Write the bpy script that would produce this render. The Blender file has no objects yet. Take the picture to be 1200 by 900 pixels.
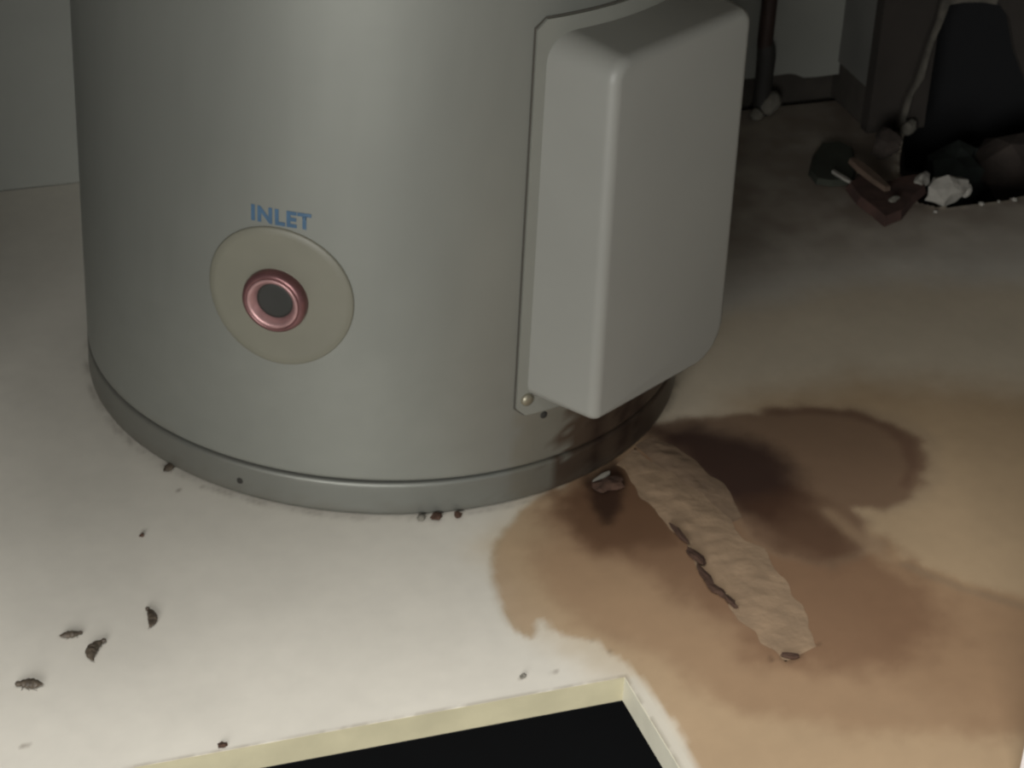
import bpy, bmesh, math, random
import numpy as np
from mathutils import Vector, Matrix, noise

S = bpy.context.scene
COL = S.collection
R_ = math.radians

# ------------------------------------------------------------------ camera
# world: X runs along the back wall, Y goes towards it, Z up; the heater's foot is the origin
F_PX = 2800.0
PITCH, ROLL, YAW = 0.549078, 0.054494, R_(20.8)
_p = np.array([0.08899, -1.411035])
_c, _s = math.cos(YAW), math.sin(YAW)
CAM = np.array([_p[0]*_c + _p[1]*_s, -_p[0]*_s + _p[1]*_c, 0.842324])
def _axes():
    f = np.array([_s*math.cos(PITCH), _c*math.cos(PITCH), -math.sin(PITCH)])
    x = np.array([_c, -_s, 0.0])
    u = np.cross(x, f)
    xr = math.cos(ROLL)*x + math.sin(ROLL)*u
    ur = -math.sin(ROLL)*x + math.cos(ROLL)*u
    return xr, ur, f
AX, AU, AF = _axes()
cam_d = bpy.data.cameras.new('camera')
cam_d.sensor_width = 36.0
cam_d.lens = F_PX/1200*36.0
cam_d.clip_start = 0.02
cam = bpy.data.objects.new('camera', cam_d)
COL.objects.link(cam)
m = Matrix.Identity(4)
for i in range(3):
    m[i][0], m[i][1], m[i][2], m[i][3] = AX[i], AU[i], -AF[i], CAM[i]
cam.matrix_world = m
S.camera = cam
cam_d.dof.use_dof = True          # the phone's focus is a little short
cam_d.dof.focus_distance = 0.9
cam_d.dof.aperture_fstop = 45

def ray(px, py):
    return AX*((px-600)/F_PX) - AU*((py-450)/F_PX) + AF
def onz(px, py, z=0.0):
    d = ray(px, py); t = (z-CAM[2])/d[2]; return CAM + t*d
def onv(px, py, v):
    d = ray(px, py); t = (v-CAM[1])/d[1]; return CAM + t*d

# ------------------------------------------------------------------ light, world, exposure
W = bpy.data.worlds.new('world'); S.world = W
W.use_nodes = True
W.node_tree.nodes['Background'].inputs[0].default_value = (0.9, 0.95, 1.0, 1)
W.node_tree.nodes['Background'].inputs[1].default_value = 0.08
def area(name, loc, target, sx, sy, power, col):
    d = bpy.data.lights.new(name, 'AREA'); d.shape = 'RECTANGLE'; d.size = sx; d.size_y = sy
    d.energy = power; d.color = col
    o = bpy.data.objects.new(name, d); COL.objects.link(o)
    o.location = loc
    o.rotation_euler = (Vector(target)-Vector(loc)).to_track_quat('-Z', 'Y').to_euler()
    return o
area('window_light', (-0.88, -1.66, 0.46), (0.0, -0.2, 0.15), 0.75, 0.6, 22.5, (1.0, 0.99, 0.95))
area('room_lamp', (-0.47, -1.29, 1.75), (0.0, -0.35, 0.0), 0.7, 0.5, 30.0, (1.0, 0.98, 0.94))
S.view_settings.view_transform = 'Standard'
S.view_settings.look = 'None'
S.view_settings.gamma = 1.0
S.view_settings.use_curve_mapping = False
S.view_settings.exposure = 0.0

# ------------------------------------------------------------------ helpers
def tag(o, label=None, cat=None, group=None, kind=None):
    if label: o['label'] = label
    if cat: o['category'] = cat
    if group: o['group'] = group
    if kind: o['kind'] = kind
    return o
def empty(name, loc, label, cat, group=None):
    o = bpy.data.objects.new(name, None); COL.objects.link(o); o.location = loc
    o.empty_display_size = 0.02
    return tag(o, label, cat, group)
def link(name, me, mat, parent=None, smooth=True):
    o = bpy.data.objects.new(name, me); COL.objects.link(o)
    if mat: me.materials.append(mat)
    if smooth:
        for p in me.polygons: p.use_smooth = True
    if parent: o.parent = parent
    return o
def mesh(name, vs, fs, mat, parent=None, smooth=True, col=None, recalc=True):
    me = bpy.data.meshes.new(name)
    me.from_pydata([tuple(map(float, v)) for v in vs], [], [tuple(f) for f in fs])
    if recalc:
        bm = bmesh.new(); bm.from_mesh(me); bmesh.ops.recalc_face_normals(bm, faces=bm.faces); bm.to_mesh(me); bm.free()
    if col is not None:
        a = me.color_attributes.new('Col', 'FLOAT_COLOR', 'POINT')
        buf = np.ones((len(vs), 4), np.float32); buf[:, :3] = col
        a.data.foreach_set('color', buf.ravel())
    me.update()
    return link(name, me, mat, parent, smooth)
def autosmooth(o, ang=35):
    mod = o.modifiers.new('edge', 'EDGE_SPLIT'); mod.split_angle = R_(ang)
    return o
def material(name, col, rough=0.6, bump=0.0, bscale=60.0, vary=0.0, vscale=8.0, metal=0.0, attr=False, spec=0.5, coat=0.0):
    mt = bpy.data.materials.new(name); mt.use_nodes = True
    nt = mt.node_tree; b = nt.nodes['Principled BSDF']
    b.inputs['Roughness'].default_value = rough; b.inputs['Metallic'].default_value = metal
    b.inputs['Specular IOR Level'].default_value = spec
    b.inputs['Coat Weight'].default_value = coat
    tc = nt.nodes.new('ShaderNodeTexCoord')
    rgb = nt.nodes.new('ShaderNodeRGB'); rgb.outputs[0].default_value = (*col, 1)
    src = rgb.outputs[0]
    if attr:
        a = nt.nodes.new('ShaderNodeVertexColor'); a.layer_name = 'Col'; src = a.outputs[0]
    if vary:
        n = nt.nodes.new('ShaderNodeTexNoise'); n.inputs['Scale'].default_value = vscale; n.inputs['Detail'].default_value = 5
        nt.links.new(tc.outputs['Object'], n.inputs['Vector'])
        mr = nt.nodes.new('ShaderNodeMapRange')
        mr.inputs['From Min'].default_value = 0.3; mr.inputs['From Max'].default_value = 0.7
        mr.inputs['To Min'].default_value = 1-vary; mr.inputs['To Max'].default_value = 1+vary*0.4
        nt.links.new(n.outputs['Fac'], mr.inputs['Value'])
        mx = nt.nodes.new('ShaderNodeMix'); mx.data_type = 'RGBA'; mx.blend_type = 'MULTIPLY'
        mx.inputs['Factor'].default_value = 1
        nt.links.new(src, mx.inputs['A']); nt.links.new(mr.outputs['Result'], mx.inputs['B'])
        src = mx.outputs['Result']
    nt.links.new(src, b.inputs['Base Color'])
    if bump:
        n = nt.nodes.new('ShaderNodeTexNoise'); n.inputs['Scale'].default_value = bscale; n.inputs['Detail'].default_value = 4
        nt.links.new(tc.outputs['Object'], n.inputs['Vector'])
        bp = nt.nodes.new('ShaderNodeBump'); bp.inputs['Strength'].default_value = bump; bp.inputs['Distance'].default_value = 0.002
        nt.links.new(n.outputs['Fac'], bp.inputs['Height']); nt.links.new(bp.outputs['Normal'], b.inputs['Normal'])
    return mt
def sdf(P, poly):
    """signed distance of points P (n,2) to a closed polygon, negative inside"""
    poly = np.asarray(poly, float); d = np.full(len(P), 1e9); s = np.zeros(len(P), bool)
    for i in range(len(poly)):
        a, b = poly[i], poly[(i+1) % len(poly)]
        e = b-a; w = P-a
        t = np.clip((w@e)/(e@e+1e-12), 0, 1)
        d = np.minimum(d, np.hypot(*(w-t[:, None]*e).T))
        c = (a[1] > P[:, 1]) != (b[1] > P[:, 1])
        xi = a[0]+(P[:, 1]-a[1])/(b[1]-a[1]+1e-12)*(b[0]-a[0])
        s ^= c & (P[:, 0] < xi)
    return np.where(s, -d, d)
def linedist(P, pts):
    d = np.full(len(P), 1e9)
    for a, b in zip(pts[:-1], pts[1:]):
        a = np.asarray(a); b = np.asarray(b); e = b-a; w = P-a
        t = np.clip((w@e)/(e@e+1e-12), 0, 1); d = np.minimum(d, np.hypot(*(w-t[:, None]*e).T))
    return d
def sm(x):
    x = np.clip(x, 0, 1); return x*x*(3-2*x)
def nz(P, scale, seed=0.0, octaves=3):
    return np.array([noise.fractal(Vector((p[0]*scale+seed, p[1]*scale+seed*0.37, seed)), 0.6, 2.0, octaves) for p in P])
PXM = 1.0/1850.0        # one photograph pixel on the shelf, in metres
def floor_poly(pts): return [onz(x, y)[:2] for x, y in pts]

# ------------------------------------------------------------------ materials
M_board = material('cream laminate', (1, 1, 1), 0.42, 0.05, 90, 0.05, 14, attr=True)
M_edge = material('yellowed edge band', (0.47, 0.43, 0.29), 0.55, 0.1, 120, 0.12, 40)
M_edge_side = material('pale side edge band', (0.68, 0.65, 0.53), 0.55, 0.1, 120, 0.10, 40)
M_jacket = material('grey enamel', (1, 1, 1), 0.49, 0.03, 70, 0.04, 9, metal=0.54, attr=True, spec=0.4)
M_gap = material('dark gap', (0.02, 0.018, 0.015), 0.9)
M_cover = material('pale grey moulded cover', (0.235, 0.235, 0.214), 0.5, 0.04, 90, 0.05, 12)
M_plate = material('grey flange plate', (0.19, 0.192, 0.168), 0.5, 0.03, 90, 0.06, 25)
M_gap_shade = material('dark gasket', (0.06, 0.055, 0.045), 0.8)  # colour of the shadow line painted round the flange plate
M_disc = material('aged clear plastic', (0.165, 0.160, 0.125), 0.5, 0.03, 60, 0.08, 30)
M_pink = material('pinkish copper', (0.46, 0.27, 0.265), 0.4, 0.1, 200, 0.25, 90, metal=0.5)
M_copper = material('maroon stained copper', (0.20, 0.095, 0.095), 0.34, 0.1, 200, 0.25, 90, metal=0.55)
M_bore = material('dark bore', (0.020, 0.021, 0.018), 0.7)
M_ink = material('faded blue ink', (0.045, 0.10, 0.17), 0.6, 0, 10, 0.25, 60)
M_screw = material('dull steel', (0.26, 0.24, 0.18), 0.4, metal=0.6)
M_wall = material('grey painted plaster', (0.22, 0.225, 0.202), 0.8, 0.2, 50, 0.08, 10)
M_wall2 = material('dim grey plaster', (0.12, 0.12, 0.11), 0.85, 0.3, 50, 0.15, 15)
M_sub = material('exposed brown masonry', (0.050, 0.043, 0.035), 0.9, 0.6, 40, 0.4, 25)
M_stud = material('dark timber', (0.026, 0.021, 0.017), 0.85, 0.4, 30, 0.35, 18)
M_void = material('black cavity', (0.0035, 0.004, 0.005), 0.95)
M_dark = material('dark cupboard floor', (0.016, 0.017, 0.019), 0.8, 0, 10, 0.2, 10)
M_ceil = material('pale chipboard underside', (0.45, 0.43, 0.38), 0.9)  # unseen ceiling, lightened so it bounces more light into the cupboard
M_white = material('white gloss paint', (0.82, 0.78, 0.79), 0.4)
M_plaster = material('crumbled white plaster', (0.27, 0.258, 0.23), 0.9, 0.5, 120, 0.25, 60)
M_grime = material('grimy plaster', (0.16, 0.15, 0.125), 0.9, 0.5, 120, 0.3, 60)
M_rim = material('dull broken plaster edge', (0.085, 0.078, 0.064), 0.9, 0.5, 120, 0.5, 70)
M_brick = material('reddish brown brick', (0.060, 0.030, 0.023), 0.9, 0.6, 90, 0.4, 50)
M_darkbrick = material('dark brown brick', (0.034, 0.025, 0.020), 0.9, 0.6, 90, 0.4, 50)
M_wood = material('pale brown timber splinter', (0.105, 0.070, 0.050), 0.8, 0.3, 80, 0.3, 40)
M_green = material('dull green board', (0.032, 0.036, 0.026), 0.8, 0.3, 80, 0.3, 40)
M_teal = material('grey green rubble', (0.028, 0.036, 0.032), 0.9, 0.5, 80, 0.3, 50)
M_pipe = material('brown tarnished pipe', (0.045, 0.028, 0.023), 0.6, 0.2, 60, 0.3, 40, metal=0.3)
M_fit = material('dark grey fitting', (0.028, 0.026, 0.023), 0.7, 0.2, 60, 0.2, 40)
M_dep = material('pale tan mineral deposit', (0.30, 0.208, 0.130), 0.9, 0.5, 110, 0.22, 45)
M_dep2 = material('browner mineral deposit', (0.20, 0.135, 0.085), 0.9, 0.5, 110, 0.3, 45)
M_rust = material('dark rust crust', (0.060, 0.030, 0.018), 0.9, 0.7, 150, 0.3, 90)
M_bug = material('dull brown shell', (0.085, 0.066, 0.047), 0.5, 0.5, 500, 0.5, 260)
M_chip = material('greyish paint chip', (0.38, 0.36, 0.31), 0.7)

# ------------------------------------------------------------------ setting: room shell
VW = 0.302            # back wall
def box(name, lo, hi, mat, parent=None, bev=0.0):
    x0, y0, z0 = lo; x1, y1, z1 = hi
    vs = [(x0, y0, z0), (x1, y0, z0), (x1, y1, z0), (x0, y1, z0), (x0, y0, z1), (x1, y0, z1), (x1, y1, z1), (x0, y1, z1)]
    fs = [(0, 3, 2, 1), (4, 5, 6, 7), (0, 1, 5, 4), (1, 2, 6, 5), (2, 3, 7, 6), (3, 0, 4, 7)]
    o = mesh(name, vs, fs, mat, parent, smooth=False)
    if bev:
        b = o.modifiers.new('bevel', 'BEVEL'); b.width = bev; b.segments = 2
    return o
def slab(name, outline, axis0, axis1, mat, parent=None, hole=None):
    """outline (x,z) extruded along y from axis0 to axis1; optional hole outline of the same length"""
    n = len(outline); vs, fs = [], []
    for y in (axis0, axis1): vs += [(x, y, z) for x, z in outline]
    if hole is None:
        fs += [tuple(range(n)), tuple(range(2*n-1, n-1, -1))]
        fs += [(i, (i+1) % n, n+(i+1) % n, n+i) for i in range(n)]
    else:
        for y in (axis0, axis1): vs += [(x, y, z) for x, z in hole]
        for i in range(n):
            j = (i+1) % n
            fs += [(i, j, 2*n+j, 2*n+i), (n+i, 3*n+i, 3*n+j, n+j), (i, n+i, n+j, j), (2*n+i, 2*n+j, 3*n+j, 3*n+i)]
    return mesh(name, vs, fs, mat, parent, smooth=False)

random.seed(4)
wb = tag(box('wall_back', (-0.40, VW+0.010, -0.6), (0.90, VW+0.05, 0.5445), M_sub), kind='structure')
out = [(-0.40, 0.0002), (0.34, 0.0002), (0.355, 0.03)]
for px, py in ((880, 92), (912, 88), (925, 86), (932, 87), (942, 91), (958, 90), (972, 88), (988, 86), (1005, 89), (1022, 94)):
    p = onv(px, py, VW); out.append((p[0], p[2]))
out += [(0.60, 0.05), (0.60, 0.544), (-0.40, 0.544)]
slab('plaster', out, VW, VW+0.010, M_wall, wb)
tag(box('shade_wall_left', (-0.42, -0.17, -0.6), (-0.38, VW+0.05, 0.5445), M_sub), kind='structure')  # unseen wall, added to shade the left of shelf and tank
tag(box('wall_right', (0.86, -0.42, -0.6), (0.90, VW+0.05, 0.5445), M_sub), kind='structure')
tag(box('ceiling', (-0.42, -0.58, 0.545), (0.90, VW+0.05, 0.58), M_ceil), kind='structure')
tag(box('floor', (-3.0, -3.0, -0.5445), (3.0, VW+0.05, -0.62), M_dark), kind='structure')

# boxed-in corner at the right with its broken front
VB = 0.235
rt = tag(box('trim_1', (0.4895, VB+0.012, 0.0005), (0.520, VW+0.0095, 0.544), M_sub), kind='structure')
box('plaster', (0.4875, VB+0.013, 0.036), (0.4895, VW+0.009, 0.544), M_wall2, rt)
tag(box('trim_2', (0.486, VB, 0.0005), (0.539, VB+0.012, 0.544), M_stud), kind='structure')
hole = [(1111, 4), (1103, 25), (1093, 47), (1086, 70), (1081, 90), (1068, 110), (1063, 128), (1057, 146), (1060, 200), (1120, 215),
        (1230, 205), (1225, 150), (1205, 100), (1190, 60), (1183, 20), (1170, 3), (1150, -1), (1128, 0)]
left = [(1105, -8), (1097, 25), (1087, 50), (1079, 76), (1072, 96), (1062, 114), (1057, 130), (1051, 148)]
xz = lambda pts, v: [(p[0], p[2]) for p in (onv(x, y, v) for x, y in pts)]
VC = VB-0.006
hp = xz(hole, VC)
lp = xz(left, VC)
rect = lp + [(lp[-1][0], -0.2), (0.62, -0.2), (0.858, -0.2), (0.858, 0.05), (0.858, 0.10), (0.858, 0.15), (0.858, 0.544),
             (0.72, 0.544), (0.63, 0.544), (lp[0][0], 0.544)]
wc = tag(slab('wall_corner', rect, VC, VC+0.0055, M_stud, hole=hp), kind='structure')
rim = xz([(1097, -30)]+left+[(1054, 150)], VC) + xz(list(reversed(hole[:8])) + [(1128, 1), (1150, 1), (1166, 4), (1170, -10), (1140, -30)], VC)
slab('broken_edge', rim, VC-0.003, VC, M_rim, wc)
tag(box('cavity_shade', (0.52, VW-0.02, -0.2), (0.858, VW+0.009, 0.544), M_void), kind='structure')  # near-black slab, its colour stands in for the unlit wall cavity
tag(box('pit_shade', (0.44, 0.06, -0.09), (0.859, VW-0.021, -0.075), M_void), kind='structure')  # near-black slab, its colour stands in for the unlit depth of the pit

# white door post at the lower right corner of the picture
jx = onz(1187, 930)
tag(box('trim_5', (jx[0], jx[1]-0.08, 0.0008), (jx[0]+0.045, jx[1], 0.47), M_white, bev=0.002), kind='structure')

# ------------------------------------------------------------------ the stained shelf the heater stands on
VF, US = -0.379, 0.029          # front edge of the left limb, side edge of the right limb
g = 0.003
us = np.unique(np.round(np.concatenate([np.arange(US, -0.40, -g)[::-1], np.arange(US, 0.86, g)]), 5))
vs_ = np.unique(np.round(np.concatenate([np.arange(VF, -0.72, -g)[::-1], np.arange(VF, VW, g), [VW-0.0005]]), 5))
GU, GV = np.meshgrid(us, vs_)
P = np.stack([GU.ravel(), GV.ravel()], 1)
nu, nv = len(us), len(vs_)
n1 = nz(P, 28, 3.1); n2 = nz(P, 90, 7.7); n3 = nz(P, 9, 1.3)
def mask(poly, soft, jag=0.0):
    d = sdf(P, floor_poly(poly))/PXM + n1*jag + n2*jag*0.5
    return 1-sm((d+soft)/(2*soft))
def band(pts, w, jag=0.0):
    d = linedist(P, floor_poly(pts))/PXM + n1*jag
    return 1-sm(d/w)
C = np.tile(np.array([0.69, 0.655, 0.58]), (len(P), 1))
def lay(mk, colr, op):
    global C
    k = (mk*op)[:, None]; C = C*(1-k)+np.array(colr)*k
# faint yellowing of the right half, then the rings of the leak from pale to dark
lay(mask([(560, 640), (640, 560), (780, 380), (1000, 330), (1400, 330), (1400, 1200), (900, 1100), (760, 830), (640, 745)], 40, 10), (0.60, 0.50, 0.36), 0.75)
L1 = [(660, 570), (612, 598), (588, 625), (575, 660), (580, 700), (600, 732), (622, 746), (632, 728), (645, 737), (662, 745), (700, 752), (718, 768), (745, 790),
      (775, 825), (800, 868), (840, 960), (1500, 1000), (1300, 745), (1200, 704), (1130, 682), (1060, 655), (1000, 600), (900, 540), (760, 500)]
m1 = mask(L1, 5, 6)
lay(mask([(860, 470), (1000, 440), (1400, 470), (1400, 900), (1100, 800), (900, 620)], 60, 12), (0.43, 0.30, 0.175), 0.85)
lay(m1, (0.42, 0.285, 0.165), 0.85)
lay(mask([(1010, 700), (1100, 690), (1200, 712), (1300, 745), (1300, 860), (1150, 850), (1040, 790)], 40, 14), (0.27, 0.17, 0.10), 0.7)
lay(band(L1[1:9], 7, 2), (0.40, 0.31, 0.20), 0.35)
lay(mask([(672, 572), (640, 602), (628, 640), (633, 672), (640, 694), (655, 712), (695, 735), (770, 775), (860, 830), (1000, 860), (1250, 860), (1300, 745), (1200, 706),
          (1130, 684), (1060, 656), (960, 590), (760, 510)], 22, 12), (0.33, 0.21, 0.125), 0.72)
lay(mask([(655, 582), (650, 612), (690, 648), (760, 668), (830, 720), (900, 780), (1010, 790), (1120, 745), (1090, 690), (1030, 640), (960, 590), (760, 520)], 28, 14), (0.20, 0.112, 0.065), 0.75)
LOBE = [(760, 500), (800, 494), (850, 489), (900, 481), (950, 477), (1000, 481), (1045, 494), (1075, 513), (1090, 540), (1085, 566), (1065, 584), (1035, 596), (1000, 594),
        (1020, 640), (960, 660), (900, 640), (840, 590)]
lay(mask([(x+14 if x > 900 else x, y-3 if y < 540 else y+4) for x, y in LOBE], 14, 8), (0.36, 0.27, 0.18), 0.5)
lay(mask(LOBE, 8, 7), (0.19, 0.115, 0.072), 0.85)
lay(band([(900, 484), (950, 481), (1000, 486), (1040, 500), (1062, 518), (1070, 545), (1060, 568)], 16, 6), (0.12, 0.06, 0.04), 0.5)
lay(mask([(655, 585), (668, 625), (700, 648), (745, 640), (800, 640), (790, 590), (740, 550), (690, 560)], 18, 10), (0.125, 0.066, 0.037), 0.8)
lay(mask([(685, 560), (695, 595), (712, 612), (728, 596), (735, 560), (720, 540)], 9, 6), (0.035, 0.018, 0.012), 0.9)
lay(mask([(740, 500), (800, 500), (850, 503), (905, 520), (935, 560), (938, 600), (905, 616), (868, 600), (825, 565), (780, 528)], 24, 9), (0.035, 0.017, 0.014), 0.92)
lay(mask([(870, 590), (935, 570), (990, 620), (1005, 652), (975, 665), (915, 640)], 22, 9), (0.095, 0.048, 0.028), 0.7)
# the second, fainter wiped stripe, and the clean sliver by the notch
lay(band([(970, 600), (1000, 625), (1040, 655)], 17, 4), (0.36, 0.25, 0.155), 0.6)
lay(band([(1060, 662), (1130, 690), (1210, 714)], 12, 3), (0.26, 0.19, 0.125), 0.5)
lay(mask([(735, 793), (745, 792), (775, 830), (800, 870), (820, 905), (850, 980), (800, 990), (745, 830)], 4, 4), (0.66, 0.62, 0.53), 0.85)
# thin dark brown line round the heater's foot, darker brown tone towards the back right
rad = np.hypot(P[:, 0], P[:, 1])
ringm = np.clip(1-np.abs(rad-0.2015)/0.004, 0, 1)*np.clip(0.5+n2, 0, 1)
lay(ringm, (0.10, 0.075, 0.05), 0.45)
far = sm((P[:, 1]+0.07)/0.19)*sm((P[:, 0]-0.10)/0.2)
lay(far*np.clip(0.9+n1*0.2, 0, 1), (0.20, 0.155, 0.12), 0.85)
e1 = np.where(P[:, 0] <= US+0.001, np.abs(P[:, 1]-VF), 9.0); e2 = np.where(P[:, 1] <= VF+0.001, np.abs(P[:, 0]-US), 9.0)
lay(np.clip(1-np.minimum(e1, e2)/0.0032, 0, 1)*np.clip(0.75+n2, 0, 1), (0.20, 0.165, 0.11), 0.5)
# crumbs of rust freckling the end of the pale streak
for x, y, r in ((930, 765, 9), (922, 772, 8), (957, 755, 4), (943, 742, 3), (905, 772, 4), (610, 795, 3), (650, 788, 3), (662, 742, 3), (698, 752, 4), (718, 764, 4), (290, 560, 3),
                (168, 629, 3), (640, 700, 3), (235, 572, 4), (210, 575, 3), (30, 875, 3), (220, 805, 3), (225, 815, 2), (590, 905, 3)):
    c = onz(x, y)[:2]; d = np.hypot(*(P-c).T)/PXM + n2*4
    lay(1-sm((d-r*0.4)/(r*0.9)), (0.12, 0.075, 0.045), 0.6)
C *= (1+0.05*n3+0.03*n2)[:, None]

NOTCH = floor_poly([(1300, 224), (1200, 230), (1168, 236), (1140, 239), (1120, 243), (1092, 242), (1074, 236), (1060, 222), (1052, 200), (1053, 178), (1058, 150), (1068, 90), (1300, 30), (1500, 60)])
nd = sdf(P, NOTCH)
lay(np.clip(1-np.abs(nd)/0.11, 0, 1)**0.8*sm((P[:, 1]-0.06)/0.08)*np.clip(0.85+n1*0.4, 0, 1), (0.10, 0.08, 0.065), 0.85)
k = (1-sm((nd-0.001)/0.006))[:, None]*0.7*np.clip(0.6+n2, 0, 1)[:, None]
C = C*(1-k)+np.array([0.45, 0.40, 0.32])*k
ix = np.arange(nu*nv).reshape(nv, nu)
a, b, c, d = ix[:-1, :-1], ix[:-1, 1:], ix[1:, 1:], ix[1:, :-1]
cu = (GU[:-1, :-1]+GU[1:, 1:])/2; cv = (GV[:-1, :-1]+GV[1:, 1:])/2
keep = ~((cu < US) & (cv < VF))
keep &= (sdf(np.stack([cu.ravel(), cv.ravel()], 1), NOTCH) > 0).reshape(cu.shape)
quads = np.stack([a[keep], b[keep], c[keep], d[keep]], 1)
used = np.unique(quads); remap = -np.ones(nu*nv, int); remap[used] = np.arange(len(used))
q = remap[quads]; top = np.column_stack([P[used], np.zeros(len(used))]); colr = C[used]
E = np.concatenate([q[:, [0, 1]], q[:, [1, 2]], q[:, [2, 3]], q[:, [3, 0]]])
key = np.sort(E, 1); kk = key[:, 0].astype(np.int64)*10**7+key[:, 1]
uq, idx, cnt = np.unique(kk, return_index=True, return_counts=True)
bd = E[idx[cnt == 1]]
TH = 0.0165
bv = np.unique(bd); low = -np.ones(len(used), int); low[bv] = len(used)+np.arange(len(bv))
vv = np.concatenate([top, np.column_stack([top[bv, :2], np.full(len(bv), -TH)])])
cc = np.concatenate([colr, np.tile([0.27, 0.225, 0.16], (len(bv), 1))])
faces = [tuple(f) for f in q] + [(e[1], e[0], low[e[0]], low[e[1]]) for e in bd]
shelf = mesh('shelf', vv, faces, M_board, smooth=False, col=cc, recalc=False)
tag(shelf, 'cream laminate shelf with spreading brown water stains under the heater', 'shelf')
box('edge_band', (-0.399, VF-0.0005, -TH), (US-0.0005, VF+0.0002, -0.0004), M_edge, shelf)['label'] = 'yellowed front edge band'
box('edge_band', (US-0.0005, -0.72, -TH), (US+0.0002, VF+0.0002, -0.0004), M_edge_side, shelf)['label'] = 'whitish side edge band'
box('underside', (-0.399, VF, -TH-0.001), (0.43, 0.30, -TH), M_dark, shelf)
box('underside', (US, -0.72, -TH-0.001), (0.859, VF, -TH), M_dark, shelf)
box('underside', (0.43, VF, -TH-0.001), (0.859, 0.06, -TH), M_dark, shelf)

# ------------------------------------------------------------------ water heater
RT = 0.2
heater = empty('water_heater', (0, 0, 0), 'grey cylindrical water heater standing on the stained shelf', 'water heater')
AZ0 = -R_(20.8)
def az(deg): return R_(deg)+AZ0
def cyl(r, a, z): return (r*math.cos(a), r*math.sin(a), z)
def dang(a, b): return (a-b+math.pi) % (2*math.pi)-math.pi
GREY = np.array([0.240, 0.246, 0.222])
def rust_cols(vs):
    vs = np.asarray(vs, float); A = np.degrees(np.array([dang(math.atan2(v[1], v[0]), AZ0) for v in vs])); Z = vs[:, 2]
    Q = np.stack([A*0.0035, Z], 1)
    na = nz(Q, 60, 5.5); nb = nz(Q, 150, 2.2)
    C = np.tile(GREY, (len(vs), 1))
    def lay(mk, col, op):
        k = np.clip(mk*op, 0, 1)[:, None]; C[:] = C*(1-k)+np.array(col)*k
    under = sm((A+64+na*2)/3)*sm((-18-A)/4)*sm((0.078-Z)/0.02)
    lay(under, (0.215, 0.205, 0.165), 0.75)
    lay(sm((A+52.5+nb*5+(0.05-Z)*60)/3.0)*sm((-8-A)/8)*sm((0.085-Z)/0.01), (0.085, 0.055, 0.036), 0.9)
    drip = sum(np.exp(-((A-c-nb*2)/w)**2) for c, w in ((-44, 1.6), (-36, 2.0), (-31, 1.2)))
    lay(np.clip(drip, 0, 1)*sm((0.082-Z)/0.01), (0.035, 0.02, 0.016), 0.8)
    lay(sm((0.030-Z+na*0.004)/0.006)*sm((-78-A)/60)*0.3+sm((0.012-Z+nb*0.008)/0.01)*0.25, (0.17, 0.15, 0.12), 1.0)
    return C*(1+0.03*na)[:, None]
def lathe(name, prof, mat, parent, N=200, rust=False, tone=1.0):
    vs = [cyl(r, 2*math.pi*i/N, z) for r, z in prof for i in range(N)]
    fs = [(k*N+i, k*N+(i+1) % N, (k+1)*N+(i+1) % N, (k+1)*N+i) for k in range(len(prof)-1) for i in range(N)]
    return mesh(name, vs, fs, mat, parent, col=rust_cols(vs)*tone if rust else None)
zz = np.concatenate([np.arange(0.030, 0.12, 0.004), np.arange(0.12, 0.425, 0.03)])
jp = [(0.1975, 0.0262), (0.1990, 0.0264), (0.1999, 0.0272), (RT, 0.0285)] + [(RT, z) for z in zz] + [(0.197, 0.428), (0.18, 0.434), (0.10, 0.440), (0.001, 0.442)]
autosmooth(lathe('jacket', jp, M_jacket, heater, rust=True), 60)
rp = [(0.19, 0.0013), (0.1988, 0.0013), (0.2, 0.0024)] + [(0.2002, z) for z in np.arange(0.004, 0.0225, 0.003)] + [(0.2, 0.0236), (0.1985, 0.0246), (0.194, 0.0248)]
autosmooth(lathe('base_ring', rp, M_jacket, heater, rust=True, tone=0.78), 60)
lathe('seam', [(0.1965, 0.0235), (0.1965, 0.0275)], M_gap, heater)
lathe('foot_gap', [(0.1972, 0.0002), (0.1972, 0.003)], M_gap, heater)

# curved flange plate over its painted edge shadow (rounded rectangle wrapped onto the jacket)
AC = -41.0
def rounded(hw, z0, z1, r, k=6):
    pts = []
    for cx, cz, a0 in ((hw-r, z0+r, -90), (hw-r, z1-r, 0), (-hw+r, z1-r, 90), (-hw+r, z0+r, 180)):
        for i in range(k+1):
            a = R_(a0+90*i/k); pts.append((cx+r*math.cos(a), cz+r*math.sin(a)))
    return pts
def wrapped(name, hw, z0, z1, r, r0, r1, mat, parent):
    nx, nzz = 40, 44
    vs, fs = [], []
    for rr in (r0, r1):
        for j in range(nzz+1):
            z = z0+(z1-z0)*j/nzz
            e = max(0.0, r-(z-z0), r-(z1-z)); w = hw-(r-math.sqrt(max(0, r*r-e*e)))
            for i in range(nx+1):
                s = -w+2*w*i/nx
                vs.append(cyl(rr, az(AC)+s/RT, z))
    st = nx+1; L = st*(nzz+1)
    for j in range(nzz):
        for i in range(nx):
            p = j*st+i; fs += [(L+p, L+p+1, L+p+st+1, L+p+st)]
    loop = [i for i in range(nx)] + [j*st+nx for j in range(nzz)] + [nzz*st+i for i in range(nx, 0, -1)] + [j*st for j in range(nzz, 0, -1)]
    for p, qn in zip(loop, loop[1:]+loop[:1]): fs.append((p, qn, L+qn, L+p))
    return autosmooth(mesh(name, vs, fs, mat, parent))
HW = R_(21.8)*RT
wrapped('gap_shade', HW+0.0009, 0.0645, 0.3258, 0.007, RT-0.001, RT+0.0009, M_gap_shade, heater)  # added dark strip, draws the gap shadow along the plate's edge
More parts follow.
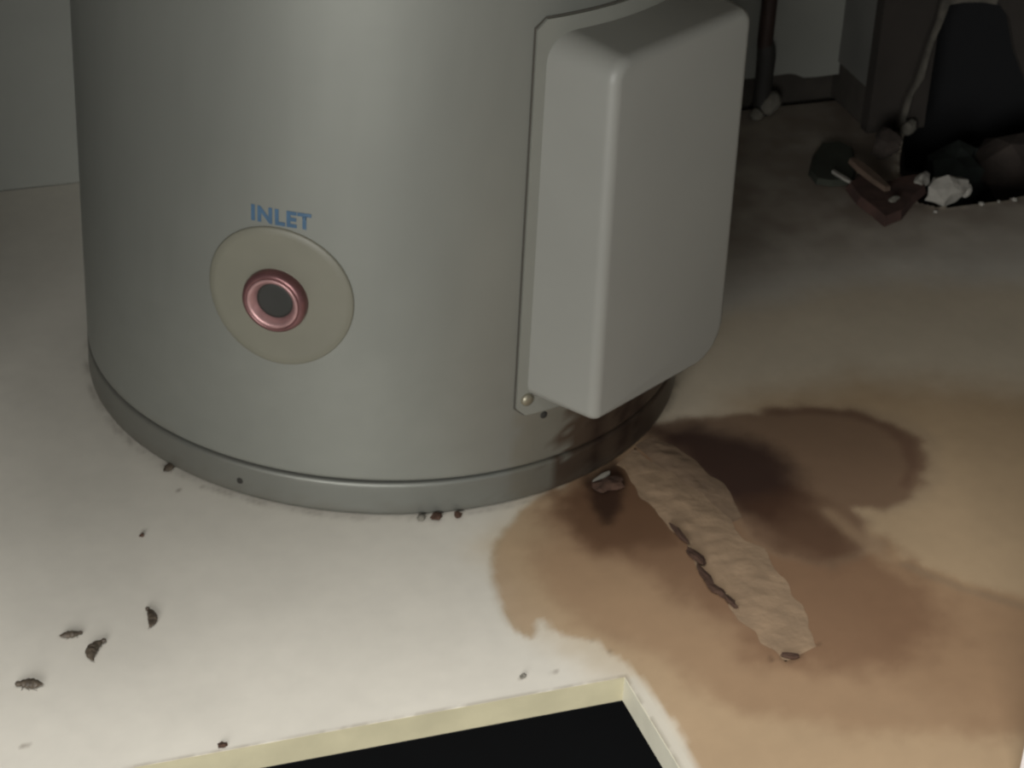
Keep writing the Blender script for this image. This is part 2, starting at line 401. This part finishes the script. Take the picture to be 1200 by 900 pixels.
wrapped('flange_plate', HW, 0.0655, 0.325, 0.006, RT+0.0005, RT+0.0026, M_plate, heater)

# moulded terminal cover: side walls with draft, rounded front rim
tn = az(AC); NV = np.array([math.cos(tn), math.sin(tn)]); TV = np.array([-NV[1], NV[0]])
def cover_loop(n, grow, k=8):
    pts = []
    hw, z0, z1 = 0.0622+grow, 0.0800-grow*0.6, 0.3125+grow*0.9
    for cx, cz, r, a0 in ((1, 0, 0.027, -90), (1, 1, 0.010, 0), (-1, 1, 0.014, 90), (-1, 0, 0.006, 180)):
        r = max(0.0008, r+grow*0.9)
        x = (hw-r) if cx > 0 else (-hw+r); z = (z1-r) if cz else (z0+r)
        for i in range(k+1):
            a = R_(a0+90*i/k); t = x+r*math.cos(a); zc = z+r*math.sin(a)
            xy = NV*(n-(0.004*zc/0.31 if n > 0.21 else 0))+TV*(t-0.0025); pts.append((xy[0], xy[1], zc))
    return pts
loops = [cover_loop(0.178, 0.0052), cover_loop(0.205, 0.0030), cover_loop(0.2345, 0.0002)]
for i in range(1, 7):
    a = R_(90*i/6); loops.append(cover_loop(0.2345+0.0068*math.sin(a), 0.0002-0.0068*(1-math.cos(a))))
nl = len(loops[0]); vs = [p for l in loops for p in l]
fs = [(k*nl+i, k*nl+(i+1) % nl, (k+1)*nl+(i+1) % nl, (k+1)*nl+i) for k in range(len(loops)-1) for i in range(nl)]
fs.append(tuple((len(loops)-1)*nl+i for i in range(nl)))
autosmooth(mesh('terminal_cover', vs, fs, M_cover, heater), 50)

def disc_lathe(name, prof, a, z, mat, parent, N=40, conform=True, base=RT):
    """revolve (radius, height) about the jacket's outward normal at azimuth a, height z"""
    vs = []
    for r, h in prof:
        for i in range(N):
            t = 2*math.pi*i/N; s, dz = r*math.cos(t), r*math.sin(t)
            if conform: vs.append(cyl(base+h, a+s/RT, z+dz))
            else:
                n = np.array([math.cos(a), math.sin(a)]); tv = np.array([-n[1], n[0]]); xy = n*(base+h)+tv*s
                vs.append((xy[0], xy[1], z+dz))
    fs = [(k*N+i, k*N+(i+1) % N, (k+1)*N+(i+1) % N, (k+1)*N+i) for k in range(len(prof)-1) for i in range(N)]
    fs.append(tuple((len(prof)-1)*N+i for i in range(N)))
    return mesh(name, vs, fs, mat, parent)
AD = az(-104.6)
disc_lathe('escutcheon', [(0.0455, -0.0005), (0.0455, 0.0008), (0.0445, 0.0016), (0.040, 0.0014), (0.030, 0.0014), (0.018, 0.0014), (0.004, 0.0014)], AD, 0.149, M_disc, heater, N=72)
so = disc_lathe('inlet_socket', [(0.0198, 0.0), (0.0200, 0.004), (0.0193, 0.0064), (0.0176, 0.0078), (0.0160, 0.0078), (0.0160, 0.0010), (0.001, 0.0010)],
                AD-R_(0.3), 0.1475, M_copper, heater, N=48, conform=False)
so['label'] = 'dark maroon inlet socket'
pm = disc_lathe('pipe_mouth', [(0.0162, 0.0060), (0.0160, 0.0080), (0.0150, 0.0084), (0.0136, 0.0074), (0.0120, 0.0052), (0.0112, 0.0034), (0.0108, 0.0012)], AD-R_(0.3), 0.1475, M_pink, so, N=48, conform=False)
pm['label'] = 'pinkish copper pipe mouth'
disc_lathe('bore', [(0.0115, 0.0012), (0.0115, 0.0034), (0.0095, 0.0036), (0.002, 0.0030)], AD-R_(0.3), 0.1475, M_bore, so, N=32, conform=False)
for a in (-60.9, -21.1):
    disc_lathe('screw', [(0.0042, 0.0022), (0.0042, 0.0034), (0.0034, 0.0046), (0.0018, 0.0053), (0.0004, 0.0054)], az(a), 0.077, M_screw, heater, N=20)
disc_lathe('screw_hole', [(0.0026, -0.0002), (0.0024, 0.0004), (0.0005, 0.0004)], az(-56.8), 0.0605, M_gap, heater, N=16)

# the printed word, wrapped on the jacket
fc = bpy.data.curves.new('lettering', 'FONT'); fc.body = 'INLET'; fc.size = 0.0135; fc.align_x = 'CENTER'; fc.offset = 0.0006; fc.space_character = 1.14
fo = bpy.data.objects.new('lettering_source', fc); COL.objects.link(fo)
bpy.context.view_layer.update()
me = bpy.data.meshes.new_from_object(fo.evaluated_get(bpy.context.evaluated_depsgraph_get()))
bpy.data.objects.remove(fo)
bm = bmesh.new(); bm.from_mesh(me)
bmesh.ops.subdivide_edges(bm, edges=[e for e in bm.edges if e.calc_length() > 0.004], cuts=2)
wmax = max(abs(v.co.x) for v in bm.verts); AT = az(-104.25)
for v in bm.verts:
    s = v.co.x/wmax*0.0188; v.co = Vector(cyl(RT+0.00025, AT+s/RT, 0.1965+v.co.y))
bm.to_mesh(me); bm.free()
lt = link('lettering', me, M_ink, heater, smooth=False); lt['label'] = 'faded blue word INLET'

# ------------------------------------------------------------------ small loose things
def blob_mesh(name, size, seed, rough=0.25, sub=2, freq=2.2):
    bm = bmesh.new(); bmesh.ops.create_icosphere(bm, subdivisions=sub, radius=1.0)
    for v in bm.verts:
        d = 1+rough*noise.fractal(v.co*freq+Vector((seed, seed*0.7, 0)), 0.7, 2.0, 3)
        c = v.co*d
        v.co = Vector((c.x*size[0], c.y*size[1], c.z*size[2]))
    me = bpy.data.meshes.new(name); bm.to_mesh(me); bm.free(); return me
def lump(name, loc, size, rot, mat, label, cat, seed, group=None, rough=0.25, sub=2, rest=True, smooth=False, tilt=(0, 0)):
    me = blob_mesh(name, size, seed, rough, sub)
    o = link(name, me, mat, smooth=smooth)
    o.rotation_euler = (tilt[0], tilt[1], rot)
    Mx = o.rotation_euler.to_matrix(); zmin = min((Mx@v.co).z for v in me.vertices)
    o.location = (loc[0], loc[1], loc[2]-zmin if rest else loc[2])
    return tag(o, label, cat, group)
def heading(p0, p1):
    a, b = onz(*p0), onz(*p1); d = b-a
    return (a+b)/2, math.atan2(d[1], d[0]), math.hypot(d[0], d[1])

# pale streak of deposit running out of the heater's foot: a low irregular ridge with ragged sides
def ridge(name, left, right, h, mat, rows=10, seed=0.0):
    vs, fs = [], []
    L = [onz(*p) for p in left]; Rr = [onz(*p) for p in right]
    K = 12; n = len(L)
    def interp(A, t):
        x = t*(n-1); i = min(int(x), n-2); f = x-i; return A[i]*(1-f)+A[i+1]*f
    M = (n-1)*rows
    for j in range(M+1):
        t = j/M; a, b = interp(L, t), interp(Rr, t)
        wa = noise.fractal(Vector((j*0.11, seed, 0)), 0.9, 2.0, 2)*0.17; wb = noise.fractal(Vector((j*0.11, seed+5, 0)), 0.9, 2.0, 2)*0.17
        for i in range(K+1):
            s = i/K; ss = s*(1-wb)+(1-s)*wa
            p = a*(1-ss)+b*ss
            z = h*math.sin(math.pi*s)**1.1*min(1, 5*t+0.1)*min(1, 2.2*(1-t)+0.04)
            z *= 1+0.9*noise.fractal(Vector((p[0]*90, p[1]*90, seed)), 0.8, 2.0, 2)
            vs.append((p[0], p[1], max(z, 0.00025) if 0 < i < K and 0 < j < M else 0.0001))
    for j in range(M):
        for i in range(K):
            q0 = j*(K+1)+i; fs.append((q0, q0+1, q0+K+2, q0+K+1))
    loop = list(range(K+1)) + [j*(K+1)+K for j in range(1, M+1)] + [M*(K+1)+i for i in range(K-1, -1, -1)] + [j*(K+1) for j in range(M-1, 0, -1)]
    fs.append(tuple(reversed(loop)))
    return autosmooth(mesh(name, vs, fs, mat), 60)
dl = [(722, 545), (746, 572), (770, 600), (795, 632), (818, 662), (842, 694), (866, 724), (892, 752), (920, 776)]
dr = [(744, 525), (778, 548), (812, 568), (838, 590), (868, 618), (900, 655), (926, 692), (944, 722), (956, 758)]
tag(ridge('deposit', dl, dr, 0.0014, M_dep), 'long pale tan crusty streak running out from the heater foot over the brown stain', 'mineral deposit')
dl2 = [(744, 522), (768, 544), (796, 562), (826, 586), (858, 612)]; dr2 = [(762, 512), (788, 522), (816, 540), (846, 568), (872, 606)]
tag(ridge('deposit', dl2, dr2, 0.0012, M_dep2, seed=3.0), 'browner crusty strip along the upper right side of the long pale streak', 'mineral deposit')

crust = [((786, 618), (806, 640), 4.5, 'thin topmost rust crumb along the left side of the pale streak'),
         ((806, 646), (826, 664), 7, 'knobbly rust crumb beside the middle of the pale streak'),
         ((818, 666), (836, 690), 6, 'dark rust crumb below the knobbly one beside the pale streak'),
         ((832, 688), (848, 700), 7, 'roundish dark rust crumb near the lower end of the rust row'),
         ((848, 700), (862, 713), 5, 'lowest rust crumb of the row along the pale streak'),
         ((915, 770), (936, 772), 5, 'rust crumb at the tip of the pale streak')]
for i, (p0, p1, w, lab) in enumerate(crust):
    c, h, l = heading(p0, p1)
    lump('rust_crumb', c, (l*0.58, w*PXM*0.8, 0.0016), h, M_rust, lab, 'rust crumb', 11.3+i*3.7, 'rust crumbs beside the pale streak', rough=0.5)
c, h, l = heading((697, 566), (712, 556))
lump('paint_chip', c, (l*0.7, 0.0022, 0.0012), h, M_chip, 'pale grey flake lying in the dark rust under the heater edge', 'paint chip', 2.0)
c, h, l = heading((690, 570), (735, 580))
lump('rust_crumb', onz(712, 572), (0.011, 0.007, 0.003), 0.2, M_rust, 'dark crusted rust lump under the heater edge beside the grey flake', 'rust crumb', 41.0, rough=0.5)
for i, (x, y, s, lab) in enumerate(((494, 610, 4.5, 'left crumb of the three dirt crumbs at the front of the heater foot'),
                                    ((512), 609, 6, 'middle, darkest crumb of the three dirt crumbs at the front of the heater foot'),
                                    ((536), 606, 4.5, 'right crumb of the three dirt crumbs at the front of the heater foot'))):
    lump('dirt_crumb', onz(x, y), (s*PXM*1.2, s*PXM, 0.002), i*0.8, M_grime if i == 0 else M_rust, lab, 'dirt crumb', 60+i*2.3, 'dirt crumbs at the heater foot', rough=0.5)
for x, y, s, lab in ((261, 875, 5, 'small dark speck near the front edge of the shelf'), (166, 629, 3, 'tiny dark speck on the shelf left of the heater'),
                     (613, 794, 4, 'small pale brown speck right of centre near the front edge')):
    lump('dirt_speck', onz(x, y), (s*PXM, s*PXM*0.8, 0.0012), 0.3, M_rust if s != 4 else M_grime, lab, 'dirt speck', x*0.1, 'dirt specks on the shelf', rough=0.5)

# dead insects: segmented, tapering husks with head, folded legs and a curl
def insect(p0, p1, width, bend, lab, seed):
    c, h, l = heading(p0, p1)
    root = empty('dead_insect', (c[0], c[1], 0), lab, 'insect', 'dead insects on the shelf')
    root.rotation_euler = (0, 0, h)
    w = width*PXM
    N, K = 22, 12; vs, fs = [], []
    def spine(t): return Vector(((t-0.5)*l, bend*l*(1-(2*t-1)**2), 0))
    for i in range(N+1):
        t = i/N
        prof = (math.sin(math.pi*min(1, t*1.04+0.02))**0.55)*(0.80+0.20*math.cos((t-0.5)*3.0))*(1-0.25*max(0, (t-0.62)/0.38))
        prof *= 1-0.20*abs(math.sin(t*math.pi*5.5))**6
        if t in (0, 1): prof = 0.06
        p = spine(t); d = (spine(min(1, t+.02))-spine(max(0, t-.02))).normalized(); nrm = Vector((-d.y, d.x, 0))
        for k in range(K):
            a = 2*math.pi*k/K
            q = p+nrm*(math.cos(a)*w*0.5*prof)+Vector((0, 0, w*0.33*(1+math.sin(a)*prof)))
            q += Vector((noise.noise(q*900), noise.noise(q*900+Vector((9, 0, 0))), 0))*0.00035
            vs.append(q)
    for i in range(N):
        for k in range(K): fs.append((i*K+k, i*K+(k+1) % K, (i+1)*K+(k+1) % K, (i+1)*K+k))
    fs += [tuple(range(K)), tuple(N*K+k for k in range(K))]
    mesh('body', vs, fs, M_bug, root)
    hv = blob_mesh('head', (w*0.26, w*0.24, w*0.2), seed, 0.1, 2); ho = link('head', hv, M_bug, root); ho.location = spine(0)+Vector((w*0.05, 0, w*0.31))
    for s in (-1, 1):
        for j, t in enumerate((0.24, 0.34, 0.44)):
            p = spine(t); a = Vector((p.x, p.y+s*w*0.34, w*0.30)); b = Vector((p.x+w*0.12*(j-0.6), p.y+s*w*0.42, w*0.25)); c2 = Vector((p.x+w*0.36*(j-0.4), p.y+s*w*0.46, 0.0002))
            r = w*0.028; lv, lf = [], []
            for q in (a, b, c2):
                for k in range(4): lv.append(q+Vector((math.cos(k*math.pi/2)*r, 0, math.sin(k*math.pi/2)*r+ (r if q is c2 else 0))))
            for m_ in range(2):
                for k in range(4): lf.append((m_*4+k, m_*4+(k+1) % 4, m_*4+4+(k+1) % 4, m_*4+4+k))
            lf += [(0, 1, 2, 3), (8, 9, 10, 11)]
            mesh('leg', lv, lf, M_bug, root)
    return root
insect((21, 805), (53, 806), 14, 0.02, 'spindle shaped dead insect nearest the lower left corner of the shelf', 1)
insect((95, 744), (68, 748), 10, 0.02, 'narrow straight dead insect left of the largest curled one', 2)
insect((122, 754), (111, 780), 13, -0.22, 'largest curled dead insect, segmented, on the shelf front left', 3)
insect((173, 716), (174, 740), 11, 0.14, 'slim slightly curved dead insect, the one furthest right in the group of four', 4)
insect((203, 545), (191, 556), 11, 0.05, 'short dark dead insect touching the left foot of the heater', 5)
sp = disc_lathe('grime_spot', [(0.0022, 0.0002), (0.0018, 0.0009), (0.0004, 0.001)], az(-112.3), 0.0115, M_gap, heater, N=14)

# ------------------------------------------------------------------ rubble in the broken corner
ZP = -0.075
def rubble(name, px, z, size, rot, mat, lab, cat, seed, tilt=(0, 0), group='broken pieces around the hole in the corner', rough=0.35, sub=2, rest=True):
    p = onz(px[0], px[1], z)
    return lump(name, p, size, rot, mat, lab, cat, seed, group, rough, sub, rest, tilt=tilt)
rubble('plaster_chunk', (1106, 238), 0.0, (0.019, 0.009, 0.011), 0.1, M_plaster, 'largest white plaster chunk on the rim of the broken corner hole', 'plaster', 5.1, rough=0.45)
rubble('plaster_chunk', (1112, 224), 0.006, (0.007, 0.006, 0.006), 0.6, M_grime, 'round greyish plaster lump behind the largest white chunk', 'plaster', 8.4)
rubble('plaster_chunk', (1079, 220), 0.0, (0.012, 0.0055, 0.006), 0.75, M_plaster, 'elongated white plaster chunk slanting left of the largest one', 'plaster', 3.3)
rubble('plaster_chunk', (1132, 232), 0.0, (0.005, 0.004, 0.006), 0.3, M_plaster, 'small upright white plaster bit right of the largest chunk', 'plaster', 9.9)
rubble('plaster_chunk', (1047, 236), 0.008, (0.0065, 0.0025, 0.002), 0.5, M_grime, 'small pale chip lying on the reddish brick fragment', 'plaster', 12.2)
rubble('plaster_chunk', (1063, 158), 0.0, (0.010, 0.005, 0.007), 0.5, M_grime, 'greyish plaster bit caught at the foot of the broken wall edge', 'plaster', 15.5)
for i, (x, y, w, lab) in enumerate(((1150, 241, 4, 'tiny pale plaster crumb just right of the upright plaster bit on the hole rim'),
                                    (1170, 238, 3, 'tiny pale plaster crumb in the middle of the bare stretch of hole rim'),
                                    (1188, 236, 4, 'tiny pale plaster crumb furthest right along the hole rim'),
                                    (1096, 250, 3, 'tiny pale plaster crumb in front of the largest white plaster chunk'))):
    p = onz(x, y)
    lump('plaster_crumb', p, (w*PXM*1.3, w*PXM, w*PXM*0.8), i, M_plaster, lab, 'crumb', 70+i*1.9, 'plaster crumbs around the corner hole', rough=0.4, sub=1)
def shard(name, outline, z0, th, mat, lab, cat, group='broken pieces around the hole in the corner', slope=(0, 0)):
    pts = [onz(x, y, z0) for x, y in outline]; n = len(pts); c = sum(pts)/n
    f = lambda p: z0+slope[0]*(p[0]-c[0])+slope[1]*(p[1]-c[1])
    vs = [(p[0], p[1], f(p)) for p in pts] + [(c[0]+(p[0]-c[0])*0.9, c[1]+(p[1]-c[1])*0.9, f(p)+th) for p in pts]
    fs = [tuple(range(n)), tuple(range(n, 2*n))] + [(i, (i+1) % n, n+(i+1) % n, n+i) for i in range(n)]
    return tag(mesh(name, vs, fs, mat, smooth=False), lab, cat, group)
shard('brick_fragment', [(990, 222), (1006, 212), (1036, 222), (1058, 214), (1084, 210), (1086, 226), (1070, 240), (1056, 258), (1036, 266), (1022, 254), (1004, 240)], 0.0005, 0.007, M_brick,
      'reddish brown angular brick fragment pointing towards the heater', 'brick')
shard('board_scrap', [(947, 205), (952, 184), (962, 170), (985, 168), (1000, 176), (1004, 200), (1000, 216), (975, 219), (956, 216)], 0.0005, 0.004, M_green,
      'dull green scrap of board lying flat left of the brick fragment', 'board')
def stick(p0, p1, z0, z1, w, th, mat, lab, cat='splinter'):
    a, b = onz(*p0, z0), onz(*p1, z1); d = Vector(b-a); c = (Vector(a)+Vector(b))/2
    side = d.cross(Vector((0, 0, 1))).normalized(); up = side.cross(d).normalized()
    vs = []
    for t, k in ((0, 0.7), (0.3, 1.0), (0.7, 0.9), (1, 0.55)):
        p = Vector(a)+d*t
        for sx, sz in ((-1, 0), (1, 0), (0.8, 1), (-0.8, 1)): vs.append(p+side*(sx*w*k/2)+up*(sz*th))
    fs = [(0, 1, 2, 3), (12, 13, 14, 15)] + [(r*4+i, r*4+(i+1) % 4, r*4+4+(i+1) % 4, r*4+4+i) for r in range(3) for i in range(4)]
    return tag(mesh('splinter' if cat == 'splinter' else 'plaster_sliver', vs, fs, mat, smooth=False), lab, cat, 'broken pieces around the hole in the corner')
stick((998, 190), (1040, 224), 0.012, 0.008, 0.010, 0.004, M_wood, 'pale brown timber splinter leaning across the brick fragment')
stick((976, 202), (999, 216), 0.0055, 0.005, 0.0042, 0.002, M_plaster, 'thin white sliver lying on the green board scrap', 'sliver')
rubble('brick', (1037, 185), 0.0, (0.013, 0.012, 0.013), 0.5, M_darkbrick, 'dark brown brick lump on the shelf behind the pale splinter', 'brick', 21.0)
rubble('brick', (1185, 200), -0.035, (0.034, 0.032, 0.036), 0.2, M_darkbrick, 'dark brown brick lump at the right end of the hole', 'brick', 24.0, rest=False)
rubble('rubble_heap', (1122, 200), -0.035, (0.030, 0.022, 0.024), 0.1, M_teal, 'greenish grey heap of rubble inside the hole behind the white plaster', 'rubble', 27.0, rest=False, rough=0.5)

# pipe and fitting that show behind the terminal cover, with a plaster lump at the wall foot
pp = onv(893, 60, VW-0.010)
pipe = empty('pipe', (pp[0], pp[1], 0.0), 'brown tarnished pipe rising along the back wall right of the heater', 'pipe')
def tube(name, pts, r, mat, parent, N=20):
    vs, fs = [], []
    for (x, y, z), rr in zip(pts, r):
        vs += [(x+rr*math.cos(2*math.pi*i/N), y+rr*math.sin(2*math.pi*i/N), z) for i in range(N)]
    for k in range(len(pts)-1):
        fs += [(k*N+i, k*N+(i+1) % N, (k+1)*N+(i+1) % N, (k+1)*N+i) for i in range(N)]
    fs += [tuple(range(N)), tuple((len(pts)-1)*N+i for i in range(N))]
    return autosmooth(mesh(name, vs, fs, mat, parent))
zt = onv(893, 50, VW-0.010)[2]; zb = onv(893, 96, VW-0.010)[2]
tube('riser', [(0.002, 0, zt-0.004), (0.002, 0, 0.30), (0.002, 0, 0.544)], [0.0065]*3, M_pipe, pipe)
tube('fitting', [(0.0045, 0, 0.0006), (0.0045, 0, zb), (0.0045, 0, zt-0.012), (0.0035, 0, zt-0.003), (0.0025, 0, zt)], [0.0068, 0.0074, 0.0080, 0.0075, 0.006], M_fit, pipe)
lump('plaster_chunk', onz(900, 133), (0.0125, 0.009, 0.0105), 0.3, M_grime, 'pale grimy plaster lump at the foot of the brown pipe', 'plaster', 33.0)
lump('plaster_chunk', onz(886, 140), (0.006, 0.006, 0.005), 0.3, M_grime, 'smaller grimy plaster bit in front of the lump by the pipe', 'plaster', 36.0)
